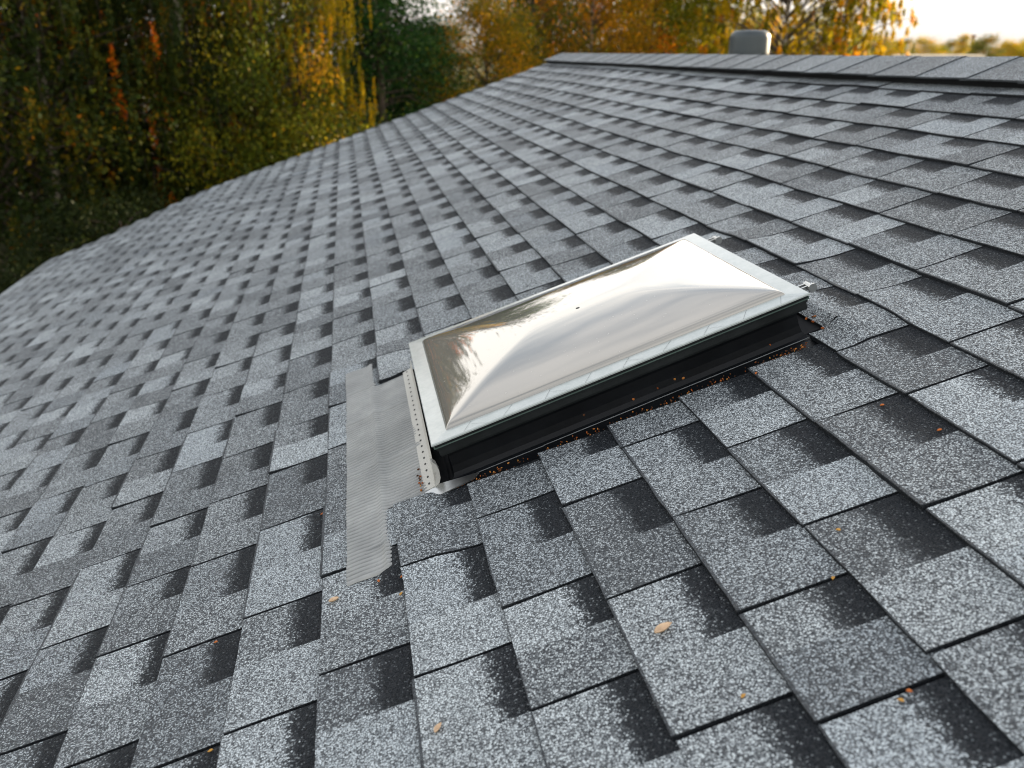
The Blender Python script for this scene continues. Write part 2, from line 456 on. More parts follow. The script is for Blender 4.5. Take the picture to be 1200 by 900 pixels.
# frame under the flange
frame = ring_loft([(.14, .50), (.055, .50), (.045, .53), (.045, .61), (.03, .615), (.02, .695), (.14, .697)], 'frame', M_BLACK2, v=(10.15, 14.42))
ring_loft([(.018, .640), (.004, .645), (.004, .688), (.018, .692)], 'gasket', simple('green_seal', (.055, .085, .07), .3, spec=.6), frame)
# flange: pale rim round the dome
flange = ring_loft([(.02, .700), (-.012, .703), (-.016, .722), (-.004, .736), (.22, .742), (.245, .742)], 'flange', M_RIM)
# thin dark lines laid on the rim along the near and downslope edges
mb = MB()
def hairline(a, b, w=.0016, hh=.7445):
    mb = MB()
    d = Vector((b[0] - a[0], b[1] - a[1])).normalized(); nx, ny = -d.y * w, d.x * w
    mb.quad(Q(a[0] - nx, a[1] - ny, hh), Q(b[0] - nx, b[1] - ny, hh), Q(b[0] + nx, b[1] + ny, hh), Q(a[0] + nx, a[1] + ny, hh))
    mb.quad(Q(a[0] - nx, a[1] - ny, hh), Q(a[0] + nx, a[1] + ny, hh), Q(a[0] + nx, a[1] + ny - .012, .70), Q(a[0] - nx, a[1] - ny - .012, .70))
    smesh('rim_hairline', mb.v, mb.f, M_BLACK2, flange)
for i in range(9):
    u = -.35 + i * .58 + random.uniform(-.04, .04)
    hairline((u, 10.168), (u + random.uniform(.09, .2), 10.385)); 
    if i % 2 == 0: hairline((u + .30, 10.168), (u + .12, 10.30), .0011)

# dome
NU, NV2 = 90, 70
du0, du1, dv0, dv1 = SKL[0] + .23, SKL[1] - .23, 10.17 + .23, 14.42 - .23
half = (dv1 - dv0) / 2
dvx, dfx = [], []
for i in range(NU + 1):
    for j in range(NV2 + 1):
        # denser towards the edges
        a = .5 - .5 * math.cos(math.pi * i / NU); b = .5 - .5 * math.cos(math.pi * j / NV2)
        u = du0 + (du1 - du0) * a; v = dv0 + (dv1 - dv0) * b
        ds = [u - du0, du1 - u, v - dv0, dv1 - v]
        kk = 15.0
        d = -math.log(sum(math.exp(-kk * x) for x in ds)) / kk
        d0 = min(ds); wgt = sstep(0, .25, d0); d = d0 * (1 - wgt) + d * wgt
        d = max(0, d)
        t = min(1, d / half)
        h = .742 + .055 * (1 - math.exp(-d / .035)) + .20 * (1 - (1 - t) ** 2.0)
        dvx.append(Q(u, v, h))
for i in range(NU):
    for j in range(NV2):
        a = i * (NV2 + 1) + j; dfx.append((a, a + NV2 + 1, a + NV2 + 2, a + 1))
dome = smesh('dome', dvx, dfx, M_DOME, sky, True)
# small plug at the crown
mb = MB(); p0 = Q(1.93, 12.25, .994)
pr = []
for r, z in ((.0, .0012), (.003, .0012), (.0045, .0006), (.005, -.003)):
    pr.append((r, z))
mb.lathe(pr, Vector((0, 0, 0)), 16)
rot = Vector((0, 0, 1)).rotation_difference(NW)
mb.v = [rot @ q + p0 for q in mb.v]
smesh('plug', mb.v, mb.f, M_BLACK2, dome, True)
# side flashing strip at the foot of the near wall
mb = MB()
for a, b in ((-.9, .6), (.58, 2.4), (2.38, 4.74)):
    for s_ in (0,):
        off = .003 if a > 1 else (.0015 if a > 0 else 0)
        c = [(a, 9.98), (b, 9.98), (b, 10.345), (a, 10.345)]
        mb.box8([Q(x, y, -.06 + off) for x, y in c] + [Q(x, y, -.02 + off + (.02 if y > 10.3 else 0)) for x, y in c])
smesh('side_flashing', mb.v, mb.f, M_BLACK)
mb = MB()
for a, b, o in ((-.9, .62, 0), (.6, 4.72, .006)):
    mb.tube([Q(a, 10.325, .01 + o), Q((a + b) / 2, 10.327, .012 + o), Q(b, 10.325, .01 + o)], [.0010] * 3, 6)
smesh('drip_edge', mb.v, mb.f, simple('dull_metal_edge', (.17, .18, .18), .5, metal=.6, var=.4, scale=25))
# perforated white strip on the downslope side and turned-up corner
mb = MB()
NS = 44
v_a, v_b = 10.22, 14.85
for i in range(NS):
    a = v_a + (v_b - v_a) * i / NS; b = v_a + (v_b - v_a) * (i + 1) / NS
    mb.quad(Q(-1.13, a, .10), Q(-1.13, b, .10), Q(-.965, b, .13), Q(-.965, a, .13))
    mb.quad(Q(-.965, a, .13), Q(-.965, b, .13), Q(-.90, b, .30), Q(-.90, a, .30))
    mb.quad(Q(-1.13, a, .10), Q(-1.13, a, .03), Q(-1.13, b, .03), Q(-1.13, b, .10))
mb.quad(Q(-1.13, v_a, .03), Q(-1.13, v_a, .10), Q(-.965, v_a, .13), Q(-.90, v_a, .03))
strip = smesh('perforated_strip', mb.v, mb.f, M_CAVITY)
for i in range(23):
    mb = MB()
    v = 10.36 + i * .2
    c = Vector((-1.045, v))
    n = len(mb.v)
    for t in range(10):
        an = 2 * math.pi * t / 10
        x, y = c.x + .016 * math.cos(an), c.y + .03 * math.sin(an)
        mb.v.append(Q(x, y, .10 + (x + 1.13) / .165 * .03 + .003))
    mb.f.append(tuple(range(n, n + 10)))
    smesh('perforation', mb.v, mb.f, M_BLACK2, strip)
mb = MB()                                   # pale moulded end of the kerb at the near bottom corner
prof = [(.0, .03), (.0, .10), (.09, .12), (.155, .18), (.185, .28), (.175, .38), (.12, .45), (.09, .46), (.09, .40), (.05, .30), (.02, .20), (-.02, .12), (-.05, .06)]
for q in range(2):
    for (a, h) in prof: mb.v.append(Q(-.96 + a * .62, 10.215 + q * .12 + a * .4, h))
m = len(prof)
mb.f.append(tuple(range(m))); 
for i in range(m): mb.f.append((i, (i + 1) % m, m + (i + 1) % m, m + i))
smesh('kerb_end', mb.v, mb.f, M_CAVITY)
mb = MB()                                   # folded corner sheet
pts = [(-1.13, 10.19, .10), (-1.02, 10.02, .075), (-.45, 10.10, .07), (-.35, 10.19, .085), (-.9, 10.24, .12)]
n = [Q(*p) for p in pts]; mb.v = n + [p - NW * .002 for p in n]
mb.f = [(0, 1, 2, 3, 4), (9, 8, 7, 6, 5)] + [(i, i + 5, (i + 1) % 5 + 5, (i + 1) % 5) for i in range(5)]
smesh('corner_flashing', mb.v, mb.f, M_ALU)
# hinges at the upslope edge
for v in (13.98, 10.62):
    mb = MB()
    for dv in (-.05, .05):
        mb.box(4.60, 4.92, v + dv - .012, v + dv + .012, .60, .66, Q)
    mb.tube([Q(4.90, v - .10, .63), Q(4.90, v + .10, .63)], [.0055] * 2, 12)
    mb.tube([Q(4.90, v - .13, .63), Q(4.90, v - .09, .63)], [.0090] * 2, 12)
    smesh('hinge', mb.v, mb.f, M_ALU)
# sheet round the upslope foot (dark)
mb = MB(); mb.box(4.6, 4.88, 10.45, 14.9, -.06, .02, Q)
smesh('head_flashing', mb.v, mb.f, M_FELT)
mb = MB(); mb.box(-.9, 5.0, 14.3, 14.88, -.03, .045, Q)
smesh('side_flashing', mb.v, mb.f, M_BLACK)

# pleated apron on the downslope side, its own sheet dressed over the shingles
mb = MB()
va, vb, ua, ubb = 8.80, 16.05, -2.26, -1.06
NP = 85 * 8; NUU = 16
for j in range(NP + 1):
    v = va + (vb - va) * j / NP
    for i in range(NUU + 1):
        t = i / NUU
        u = ua + ((ubb if v > 9.35 else -1.605) - ua) * t + (.015 * noise.noise(Vector((v * 1.5, 2, 0))) if i == 0 else 0)
        amp = .044 * (.75 + .5 * noise.noise(Vector((v * 2, u * 3, 5)))) * (1.0 if v < 13.6 else .55)
        wob = .25 * noise.noise(Vector((v * .8, u * 1.6, 7)))
        ph = 2 * math.pi * (85 * j / NP + wob)
        ridge = .035 * math.exp(-((u + 1.72) / .045) ** 2) - .012 * math.exp(-((u + 1.62) / .04) ** 2)
        cross = .02 * math.exp(-((v - 13.55) / .05) ** 2) + .02 * math.exp(-((v - 11.7) / .06) ** 2) + .016 * math.exp(-((v - 14.9) / .05) ** 2)
        h = .052 + amp * (1 - 1.6 * (.5 + .5 * math.cos(ph)) ** 4) + ridge + cross + .022 * noise.noise(Vector((u * 1.1, v * .9, 11))) + bump(min(u, -1.8), v) - .008 * sstep(.0, .1, 0)
        if t > .5: h += .02 * sstep(.5, 1, t) if 10.2 < v < 14.85 else 0
        if v < 10.2 or v > 14.85: h -= (.09 if v > 9.35 else 0) * sstep(.53, .58, t)
        mb.v.append(P(u, v, h) - OB)
for j in range(NP):
    for i in range(NUU):
        a = j * (NUU + 1) + i; mb.f.append((a, a + 1, a + NUU + 2, a + NUU + 1))
smesh('pleated_apron', mb.v, mb.f, M_RIB, sky, True)

# ------------------------------------------------------------------ vent pipe beyond the ridge
vb_ = None
def vent_pipe():
    d = CX * (877 - 600) + CY * (450 - 66) + CF * F; d.normalize()
    base_x = RX + .35
    t = (base_x - CAM.x) / d.x
    p = CAM + d * t
    zroof = P(RIDGE_U, 0, 0).z - .35 * SINB / COSB
    loc = Vector((p.x, p.y, zroof))
    o = empty('vent_pipe', loc, 'squat grey metal roof vent with rounded cap standing behind the ridge', 'roof vent')
    dist = (p - CAM).length
    r = 21.5 / F * dist * .97
    top = CAM.z + (60 - 40.0) / F * dist * 1.02 - zroof
    mb = MB(); mb.lathe([(r * .82, -.05), (r * .82, top - .16)], Vector((0, 0, 0)), 40)
    mb.build('pipe', M_GALV, o, True)
    mb = MB(); z1 = top; k = .045
    prof = [(r * .96, z1 - .20), (r, z1 - .20), (r, z1 - .13), (r, z1 - k)]
    for i in range(1, 7):
        a = i / 6 * math.pi / 2; prof.append((r - k + k * math.cos(a), z1 - k + k * math.sin(a)))
    prof += [(r * .3, z1 + .002), (0.0001, z1 + .003)]
    mb.lathe(prof, Vector((0, 0, 0)), 48); mb.build('cap', M_GALV, o, True)
    mb = MB(); mb.box(-r * 1.6, r * 1.6, -r * 1.6, r * 1.6, -.0, .012, lambda x, y, z: Vector((x, y, z - x * SINB / COSB + .01)))
    mb.build('base_flashing', M_GALV, o)
vent_pipe()

# ------------------------------------------------------------------ fallen leaves
def leaf_mat(name, c):
    m, nt, b = new_mat(name)
    tc = N(nt, 'ShaderNodeTexCoord').outputs['Object']
    nt.links.new(ramp(nt, noise_n(nt, tc, 90, 3), [(.3, tuple(x * .7 for x in c)), (.7, c)]), b.inputs['Base Color'])
    b.inputs['Roughness'].default_value = .6
    return m
M_PALE = leaf_mat('dry_pale_leaf', (.80, .55, .34)); M_OR = leaf_mat('orange_leaf', (.62, .17, .03)); M_YL = leaf_mat('yellow_leaf', (.70, .36, .06))
def surf_h(u, v):
    k = max(kk for kk in range(K0, K1 + 1) if U_BASE(kk) <= u + .001)
    y = u - U_BASE(k)
    return .05 * (1 - y / 1.35) + .004 + bump(u, v)
def leaf_geo(mb, c, L, Wd, ang, curl, up=Vector((0, 0, 1))):
    ax = (UW * math.cos(ang) + RW * math.sin(ang)); ay = NW.cross(ax)
    n0 = len(mb.v); NL = 7
    for i in range(NL + 1):
        t = i / NL; w = Wd * math.sin(math.pi * min(1, t * .97 + .03)) ** .75 * (1 - .25 * t)
        for s_ in (-1, 0, 1):
            z = curl * (abs(s_) * w * 1.1 + L * 1.4 * (t - .5) ** 2) + (0 if s_ else -.0005)
            mb.v.append(c + ax * (L * (t - .5)) + ay * (s_ * w * .5) + NW * (z + .0012))
    for i in range(NL):
        for s_ in range(2):
            a = n0 + i * 3 + s_; mb.f.append((a, a + 1, a + 4, a + 3))
def lone_leaf(u, v, L, Wd, ang, mat, label, group=None, h=None, curl=.5):
    c = P(u, v, (surf_h(u, v) if h is None else h)); mb = MB(); leaf_geo(mb, c, L, Wd, ang, curl)
    o = mb.build('fallen_leaf', mat, None, True, c); md = o.modifiers.new('s', 'SOLIDIFY'); md.thickness = .0006
    tag(o, label, 'leaf', group)
lone_leaf(.81, 6.07, .027, .014, .25, M_PALE, 'largest fallen leaf, curled and pale tan, alone on a bluish foreground shingle', curl=.6)
lone_leaf(-1.40, 6.0, .016, .009, .9, M_PALE, 'small pale leaf near the bottom edge, left of the largest fallen leaf', curl=.6)
lone_leaf(-2.42, 8.60, .018, .010, .1, M_PALE, 'small pale leaf just below the lower tip of the pleated metal apron', curl=.6)
G = 'tiny orange leaf flakes scattered over the shingles'
def pix(x, y, h=.04):
    d = np.array([x - 600, y - 450, F]); t = (H - h) / -(Nc.dot(d)); p = d * t; return float(p @ Uc), float(p @ Rc)
for i, (x, y) in enumerate([(377, 600), (444, 681), (470, 695), (1066, 812), (1056, 823), (977, 680), (983, 625), (872, 818), (1034, 477), (1101, 505), (887, 441), (253, 753), (247, 881), (472, 678)]):
    u, v = pix(x, y)
    lone_leaf(u, v, random.uniform(.006, .010), .005, random.uniform(0, 6), random.choice((M_OR, M_YL)), 'tiny orange leaf flake lying on the grey shingles', G)
M_LIT, nt_, b_l = new_mat('leaf_crumbs')
g_ = N(nt_, 'ShaderNodeNewGeometry')
nt_.links.new(ramp(nt_, g_.outputs['Random Per Island'], [(0, (.05, .022, .010)), (.45, (.16, .055, .015)), (.75, (.48, .12, .02)), (1, (.55, .28, .06))]), b_l.inputs['Base Color']); b_l.inputs['Roughness'].default_value = .7
mb = MB(); r2 = random.Random(3)
for i in range(260):
    t = r2.random() ** .8; u = -.95 + t * 5.7
    cl = noise.noise(Vector((u * 1.6, 0, 4)))
    if cl < -.25 and r2.random() < .7: continue
    v = sky_v(u, 10.10) + r2.gauss(0, .03)
    leaf_geo(mb, P(u, v, -.01 + r2.random() * .06), r2.uniform(.002, .005), r2.uniform(.0015, .003), r2.uniform(0, 6), 1.0)
for i in range(14):
    v = r2.uniform(10.2, 10.9); leaf_geo(mb, P(-1.16 + r2.gauss(0, .012), v, .10), .005, .003, r2.uniform(0, 6), 1)
for i in range(40):
    leaf_geo(mb, P(r2.uniform(4.72, 5.1), r2.uniform(10.3, 14.6), .09), .007, .004, r2.uniform(0, 6), 1)
for i in range(6):
    u = r2.uniform(0.5, 4.6); leaf_geo(mb, P(u, sky_v(u, 10.32), r2.uniform(.1, .2)), .006, .0035, r2.uniform(0, 6), 1)
tag(mb.build('leaf_litter', M_LIT, None), 'orange crumbs of leaf litter caught along the foot of the skylight', 'leaf litter', kind='stuff')

# ------------------------------------------------------------------ ground
def ground_mat():
    m, nt, b = new_mat('meadow')
    tc = N(nt, 'ShaderNodeTexCoord').outputs['Object']
    c = ramp(nt, noise_n(nt, tc, .12, 6, .6), [(.3, (.045, .06, .018)), (.5, (.08, .085, .03)), (.7, (.13, .11, .045))])
    c = mix_c(nt, math_n(nt, 'MULTIPLY', math_n(nt, 'GREATER_THAN', noise_n(nt, tc, 9, 3, .7), .58), .7), c, (.20, .09, .02))
    nt.links.new(c, b.inputs['Base Color']); b.inputs['Roughness'].default_value = .9
    return m
gv, gf = [], []
mb = MB(); mb.quad(Vector((-2500, -2500, 0)), Vector((2500, -2500, 0)), Vector((2500, 2500, 0)), Vector((-2500, 2500, 0)))
tag(mb.build('ground', ground_mat()), kind='structure')

# ------------------------------------------------------------------ trees
def foliage_mat(name, stops, trans=.45):
    m, nt, b = new_mat(name)
    geo = N(nt, 'ShaderNodeNewGeometry'); tc = N(nt, 'ShaderNodeTexCoord').outputs['Object']
    a = N(nt, 'ShaderNodeAttribute'); a.attribute_name = 'hue'
    f = math_n(nt, 'ADD', math_n(nt, 'MULTIPLY', a.outputs['Fac'], .86), math_n(nt, 'MULTIPLY', geo.outputs['Random Per Island'], .14))
    c = ramp(nt, f, brighten(stops, 1.12))
    nt.links.new(c, b.inputs['Base Color']); b.inputs['Roughness'].default_value = .5
    b.inputs['Specular IOR Level'].default_value = .12
    tr = N(nt, 'ShaderNodeBsdfTranslucent'); nt.links.new(c, tr.inputs[0])
    mx = N(nt, 'ShaderNodeMixShader'); mx.inputs[0].default_value = trans
    nt.links.new(b.outputs[0], mx.inputs[1]); nt.links.new(tr.outputs[0], mx.inputs[2])
    nt.links.new(mx.outputs[0], nt.nodes['Material Output'].inputs[0])
    return m
def bark_mat(name, c1, c2, sc):
    m, nt, b = new_mat(name); tc = N(nt, 'ShaderNodeTexCoord').outputs['Object']
    mp = N(nt, 'ShaderNodeMapping'); mp.inputs['Scale'].default_value = (1, 1, 4 if 'birch' in name else .3); nt.links.new(tc, mp.inputs[0])
    nt.links.new(ramp(nt, noise_n(nt, mp.outputs[0], sc, 4, .7), [(.42, c1), (.52, c2)]), b.inputs['Base Color'])
    b.inputs['Roughness'].default_value = .8; return m
B_BIRCH = bark_mat('birch_bark', (.05, .04, .03), (.40, .35, .27), 6)
B_DARK = bark_mat('dark_bark', (.035, .026, .018), (.09, .065, .045), 14)
B_WARM = bark_mat('pine_bark', (.10, .05, .025), (.42, .19, .075), 12)
def brighten(stops, k): return [(p, tuple(min(.8, x * k) for x in c)) for p, c in stops]
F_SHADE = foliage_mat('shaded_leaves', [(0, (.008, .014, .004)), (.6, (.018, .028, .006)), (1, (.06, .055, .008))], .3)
F_DARK = foliage_mat('dark_autumn_leaves', [(0, (.010, .018, .004)), (.45, (.024, .040, .006)), (.68, (.075, .080, .007)), (.84, (.26, .15, .006)), (.95, (.70, .14, .006))], .4)  # leaf colours darkened: weak front light on the left trees is painted in
F_OLIVE = foliage_mat('olive_leaves', [(0, (.022, .040, .006)), (.42, (.060, .080, .007)), (.72, (.19, .17, .008)), (1, (.52, .23, .008))], .45)
F_YGREEN = foliage_mat('yellow_green_leaves', [(0, (.05, .07, .005)), (.5, (.16, .17, .007)), (1, (.42, .30, .008))], .5)
F_AMBER = foliage_mat('amber_leaves', [(0, (.03, .050, .006)), (.4, (.11, .11, .007)), (.7, (.36, .20, .006)), (1, (.68, .22, .006))], .5)
F_GREEN = foliage_mat('deep_green_leaves', [(0, (.008, .030, .007)), (.5, (.020, .062, .012)), (.85, (.06, .11, .015)), (1, (.16, .18, .015))], .4)
F_GOLD = foliage_mat('golden_leaves', [(0, (.09, .10, .006)), (.4, (.26, .21, .006)), (.75, (.52, .33, .007)), (1, (.72, .28, .008))], .55)
F_ORANGE = foliage_mat('orange_leaves', [(0, (.13, .08, .006)), (.45, (.32, .17, .006)), (.8, (.55, .22, .006)), (1, (.66, .14, .006))], .5)

def make_tree(kind, seed, height, crown_r, base_h, nclump, leaves, leaf, droop=0.0):
    """Tapered trunk with limbs and a crown of leaf clumps; returns (trunk mesh, crown mesh)."""
    r = random.Random(seed); g = np.random.default_rng(seed)
    mb = MB()
    lean = Vector((r.uniform(-.04, .04), r.uniform(-.04, .04), 0))
    NP_ = 9; tp = []
    for i in range(NP_ + 1):
        z = height * .93 * i / NP_
        tp.append(Vector((lean.x * z + .12 * math.sin(z * .7 + seed), lean.y * z + .12 * math.cos(z * .6 + seed * 2), z)))
    r0 = height * .0125
    mb.tube(tp, [max(.02, r0 * (1 - i / NP_) ** .8 + .02) * (1.25 if i == 0 else 1) for i in range(NP_ + 1)], 9)
    def trunk_at(z):
        f = min(NP_ - .001, max(0, z / (height * .93) * NP_)); i = int(f); return tp[i].lerp(tp[i + 1], f - i)
    n_main = len(mb.f); cents = []
    for c in range(nclump):
        t = (c + r.random()) / nclump
        z = base_h + (height - base_h) * t
        if kind == 'conifer': R_ = crown_r * (1 - t) ** .9 + .15
        else: R_ = crown_r * (math.sin(math.pi * min(1, .16 + t * .80)) ** .6)
        a = r.uniform(0, 2 * math.pi); rad = R_ * math.sqrt(r.uniform(.12, 1))
        base = trunk_at(max(.5, z - rad * (.45 if kind != 'conifer' else -.1)))
        p = Vector((base.x + rad * math.cos(a), base.y + rad * math.sin(a), z))
        cents.append(p)
        if rad > .5:
            mid = base.lerp(p, .5) + Vector((0, 0, .12 * rad))
            mb.tube([base, mid, p], [.007 * rad + .014, .005 * rad + .008, .005], 5, False)
            if droop:
                mb.tube([p, p + Vector((.1 * math.cos(a), .1 * math.sin(a), -droop * .9))], [.006, .003], 3, False)
    trunk = bpy.data.meshes.new('trunk'); trunk.from_pydata([tuple(v) for v in mb.v], [], mb.f); trunk.update()
    trunk.materials.append(B_DARK); trunk.materials.append(B_DARK)
    for i_, pl in enumerate(trunk.polygons): pl.material_index = 0 if i_ < n_main else 1; pl.use_smooth = True
    V = []; hue = []
    for p in cents:
        n = int(leaves / nclump * r.uniform(.5, 1.5)); sg = r.uniform(.26, .52) * (crown_r / 2.4) ** .5
        ch = min(1, max(0, g.normal(.42, .30)))
        off = g.normal(0, 1, (n, 3)) * np.array([sg, sg, sg * .7])
        if kind == 'conifer': off = g.normal(0, 1, (n, 3)) * np.array([sg * 1.1, sg * 1.1, sg * .35]); off[:, 2] -= .25 * np.hypot(off[:, 0], off[:, 1])
        if droop:
            nst = max(3, n // 60); st = g.normal(0, 1, (nst, 3)) * np.array([sg * 1.2, sg * 1.2, sg * .4])
            idx = g.integers(0, nst, n); dd = g.random(n) ** .8
            off = st[idx] + g.normal(0, .038, (n, 3)); off[:, 2] -= dd * droop * (.5 + .5 * g.random(n))
        c = np.array(p) + off
        a = g.normal(0, 1, (n, 3)); a /= np.linalg.norm(a, axis=1)[:, None]
        b = g.normal(0, 1, (n, 3)); b -= a * (a * b).sum(1)[:, None]; b /= np.linalg.norm(b, axis=1)[:, None]
        L = leaf * g.uniform(.6, 1.3, n)[:, None]
        q = np.stack([c - a * L, c + b * L * .55, c + a * L, c - b * L * .55], 1)
        V.append(q); hue.append(np.clip(ch + g.normal(0, .09, n), 0, 1))
    V = np.concatenate(V).reshape(-1, 3); hue = np.concatenate(hue); nf = len(hue)
    me = bpy.data.meshes.new('crown')
    me.vertices.add(len(V)); me.vertices.foreach_set('co', V.astype(np.float32).ravel())
    me.loops.add(nf * 4); me.loops.foreach_set('vertex_index', np.arange(nf * 4, dtype=np.int32))
    me.polygons.add(nf); me.polygons.foreach_set('loop_start', np.arange(nf, dtype=np.int32) * 4)
    me.update(calc_edges=True)
    at = me.attributes.new('hue', 'FLOAT', 'FACE'); at.data.foreach_set('value', hue.astype(np.float32))
    return trunk, me
PROTO = {
 'broad': make_tree('broad', 1, 7.6, 2.6, .7, 150, 46000, .046),
 'broad_tall': make_tree('broad', 2, 8.8, 2.4, 1.2, 150, 46000, .044),
 'birch': make_tree('birch', 3, 8.4, 2.3, 1.2, 190, 64000, .038, .6),
 'birch_open': make_tree('birch', 4, 9.5, 3.2, 1.0, 280, 70000, .048, .3),
 'conifer': make_tree('conifer', 5, 8.6, 2.2, .5, 190, 46000, .04),
 'bush': make_tree('broad', 6, 3.4, 1.9, .2, 60, 26000, .034),
}
def place_tree(proto, px, dist, sc, wsc, rot, bark, leafm, name, label, group):
    p = bearing(px, dist)
    o = empty(name, p, label, 'bush' if proto == 'bush' else 'tree', group); o.rotation_euler.z = rot; o.scale = (sc * wsc, sc * wsc, sc)
    t, c = PROTO[proto]
    for nm, me, mt in (('trunk', t, bark), ('crown', c, leafm)):
        q = bpy.data.objects.new(nm, me); COL.objects.link(q); q.parent = o
        if not me.materials: me.materials.append(mt)
        q.material_slots[0].link = 'OBJECT'; q.material_slots[0].material = mt
G1 = 'trees of the dense autumn wood beyond the gable'
T = [ # front rank, left to right
 ('broad', -50, 15.5, 1.0, .9, .3, B_DARK, F_DARK, 'broadleaf_tree', 'dark green tree with orange leaf tufts at the left edge, beyond the eave'),
 ('birch', 45, 15.5, .95, .8, 1.2, B_BIRCH, F_DARK, 'birch_tree', 'dark drooping birch with a pale trunk, first birch from the left edge'),
 ('broad_tall', 130, 17.0, .95, .7, 2.2, B_DARK, F_DARK, 'broadleaf_tree', 'shadowy tall tree between the two left birches, speckled with orange leaves'),
 ('birch', 215, 15.5, 1.0, .7, 4.0, B_BIRCH, F_DARK, 'birch_tree', 'dark hanging birch with thin white stems, second birch from the left'),
 ('broad', 290, 15.0, .9, .62, 5.0, B_WARM, F_OLIVE, 'broadleaf_tree', 'olive tree with orange trunk just behind the middle of the gable edge'),
 ('birch', 345, 15.5, .95, .46, 2.9, B_WARM, F_GOLD, 'birch_tree', 'golden drooping birch with hanging strands left of the deep green spruces'),
 ('conifer', 442, 18.0, .95, 1.0, .5, B_DARK, F_GREEN, 'spruce_tree', 'deep green bushy spruce right of the golden drooping birch'),
 ('conifer', 505, 21.0, .62, 1.1, 1.7, B_DARK, F_GREEN, 'spruce_tree', 'shorter deep green spruce with bright gaps of sky above it'),
 ('broad', 560, 20.0, .74, .75, 3.3, B_DARK, F_AMBER, 'broadleaf_tree', 'amber and olive tree above the upper end of the gable edge'),
 ('broad_tall', 618, 23.0, .9, .75, 4.4, B_DARK, F_OLIVE, 'broadleaf_tree', 'tall olive tree directly behind the peak end of the ridge'),
 ('broad', 697, 24.0, 1.0, .8, 5.4, B_BIRCH, F_ORANGE, 'maple_tree', 'bright orange maple with pale trunk rising behind the left end of the ridge'),
 ('broad_tall', 770, 25.0, .9, .8, 1.0, B_DARK, F_YGREEN, 'broadleaf_tree', 'yellow green tree between the orange maple and the metal roof vent'),
 ('birch', 830, 26.0, .95, .8, .2, B_DARK, F_YGREEN, 'birch_tree', 'yellow green birch just left of the metal roof vent'),
 ('birch_open', 915, 24.0, .9, .8, 2.0, B_BIRCH, F_GOLD, 'birch_tree', 'golden birch with many bright gaps directly behind the metal roof vent'),
 ('birch_open', 988, 26.0, .82, .75, 3.6, B_DARK, F_GOLD, 'birch_tree', 'airy golden birch, last tall tree before the open sky on the right'),
]
for a in T: place_tree(*a, G1)
# rear rank: fills the depth of the wood
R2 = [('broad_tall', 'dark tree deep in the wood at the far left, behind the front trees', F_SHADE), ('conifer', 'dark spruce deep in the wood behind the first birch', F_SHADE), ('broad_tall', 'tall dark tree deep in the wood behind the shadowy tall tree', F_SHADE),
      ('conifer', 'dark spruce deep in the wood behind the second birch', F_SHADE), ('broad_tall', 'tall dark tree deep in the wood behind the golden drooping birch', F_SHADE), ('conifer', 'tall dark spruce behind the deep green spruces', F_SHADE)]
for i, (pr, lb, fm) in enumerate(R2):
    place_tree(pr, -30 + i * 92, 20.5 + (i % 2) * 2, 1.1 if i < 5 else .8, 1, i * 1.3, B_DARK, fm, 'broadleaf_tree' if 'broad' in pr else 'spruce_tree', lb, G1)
R3 = [('broad', 'amber tree in the second row behind the end of the ridge', F_AMBER), ('broad', 'rusty orange tree in the second row beside the bright maple', F_ORANGE),
      ('broad_tall', 'green tree in the second row left of the roof vent', F_OLIVE), ('broad', 'low olive tree in the second row right of the roof vent', F_YGREEN), ('broad', 'low thin olive tree far behind the shorter spruce', F_OLIVE), ('broad', 'yellow tree filling the gaps behind the golden birch at the roof vent', F_GOLD)]
for i, (pr, lb, fm) in enumerate(R3):
    place_tree(pr, [645, 725, 790, 960, 520, 893][i], [31, 32, 34, 38, 34, 31][i], [.95, .95, .95, .78, .72, .74][i], 1, 2 + i, B_DARK, fm, 'broadleaf_tree', lb, G1)
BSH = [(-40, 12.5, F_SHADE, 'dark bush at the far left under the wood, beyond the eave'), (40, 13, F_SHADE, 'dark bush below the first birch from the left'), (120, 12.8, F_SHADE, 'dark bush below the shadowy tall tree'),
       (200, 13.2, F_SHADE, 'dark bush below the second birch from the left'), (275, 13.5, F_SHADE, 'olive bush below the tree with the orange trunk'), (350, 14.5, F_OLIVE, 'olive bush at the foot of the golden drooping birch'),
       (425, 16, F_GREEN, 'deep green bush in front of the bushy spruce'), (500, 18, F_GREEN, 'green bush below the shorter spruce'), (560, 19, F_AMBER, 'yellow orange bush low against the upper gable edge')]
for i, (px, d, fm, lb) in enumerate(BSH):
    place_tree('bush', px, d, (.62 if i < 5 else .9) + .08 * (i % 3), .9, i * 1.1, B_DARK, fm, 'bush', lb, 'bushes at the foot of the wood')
# far tree line on the right
FT = 'small trees of the far tree line under the open sky'
for i in range(15):
    px = 1010 + i * 17 + random.uniform(-5, 5); d = 95 + random.uniform(-12, 60)
    hgt = random.uniform(.66, .80) * (1.15 if i < 4 else 1)
    place_tree(random.choice(['broad', 'broad', 'conifer']) if i > 2 else 'broad', px, d, hgt * (.92 + d / 1500), 1, i * 2.1, B_DARK, [F_OLIVE, F_GOLD, F_YGREEN][i % 3], 'broadleaf_tree',
        'tiny distant tree in the tree line right of the last golden birch', FT)

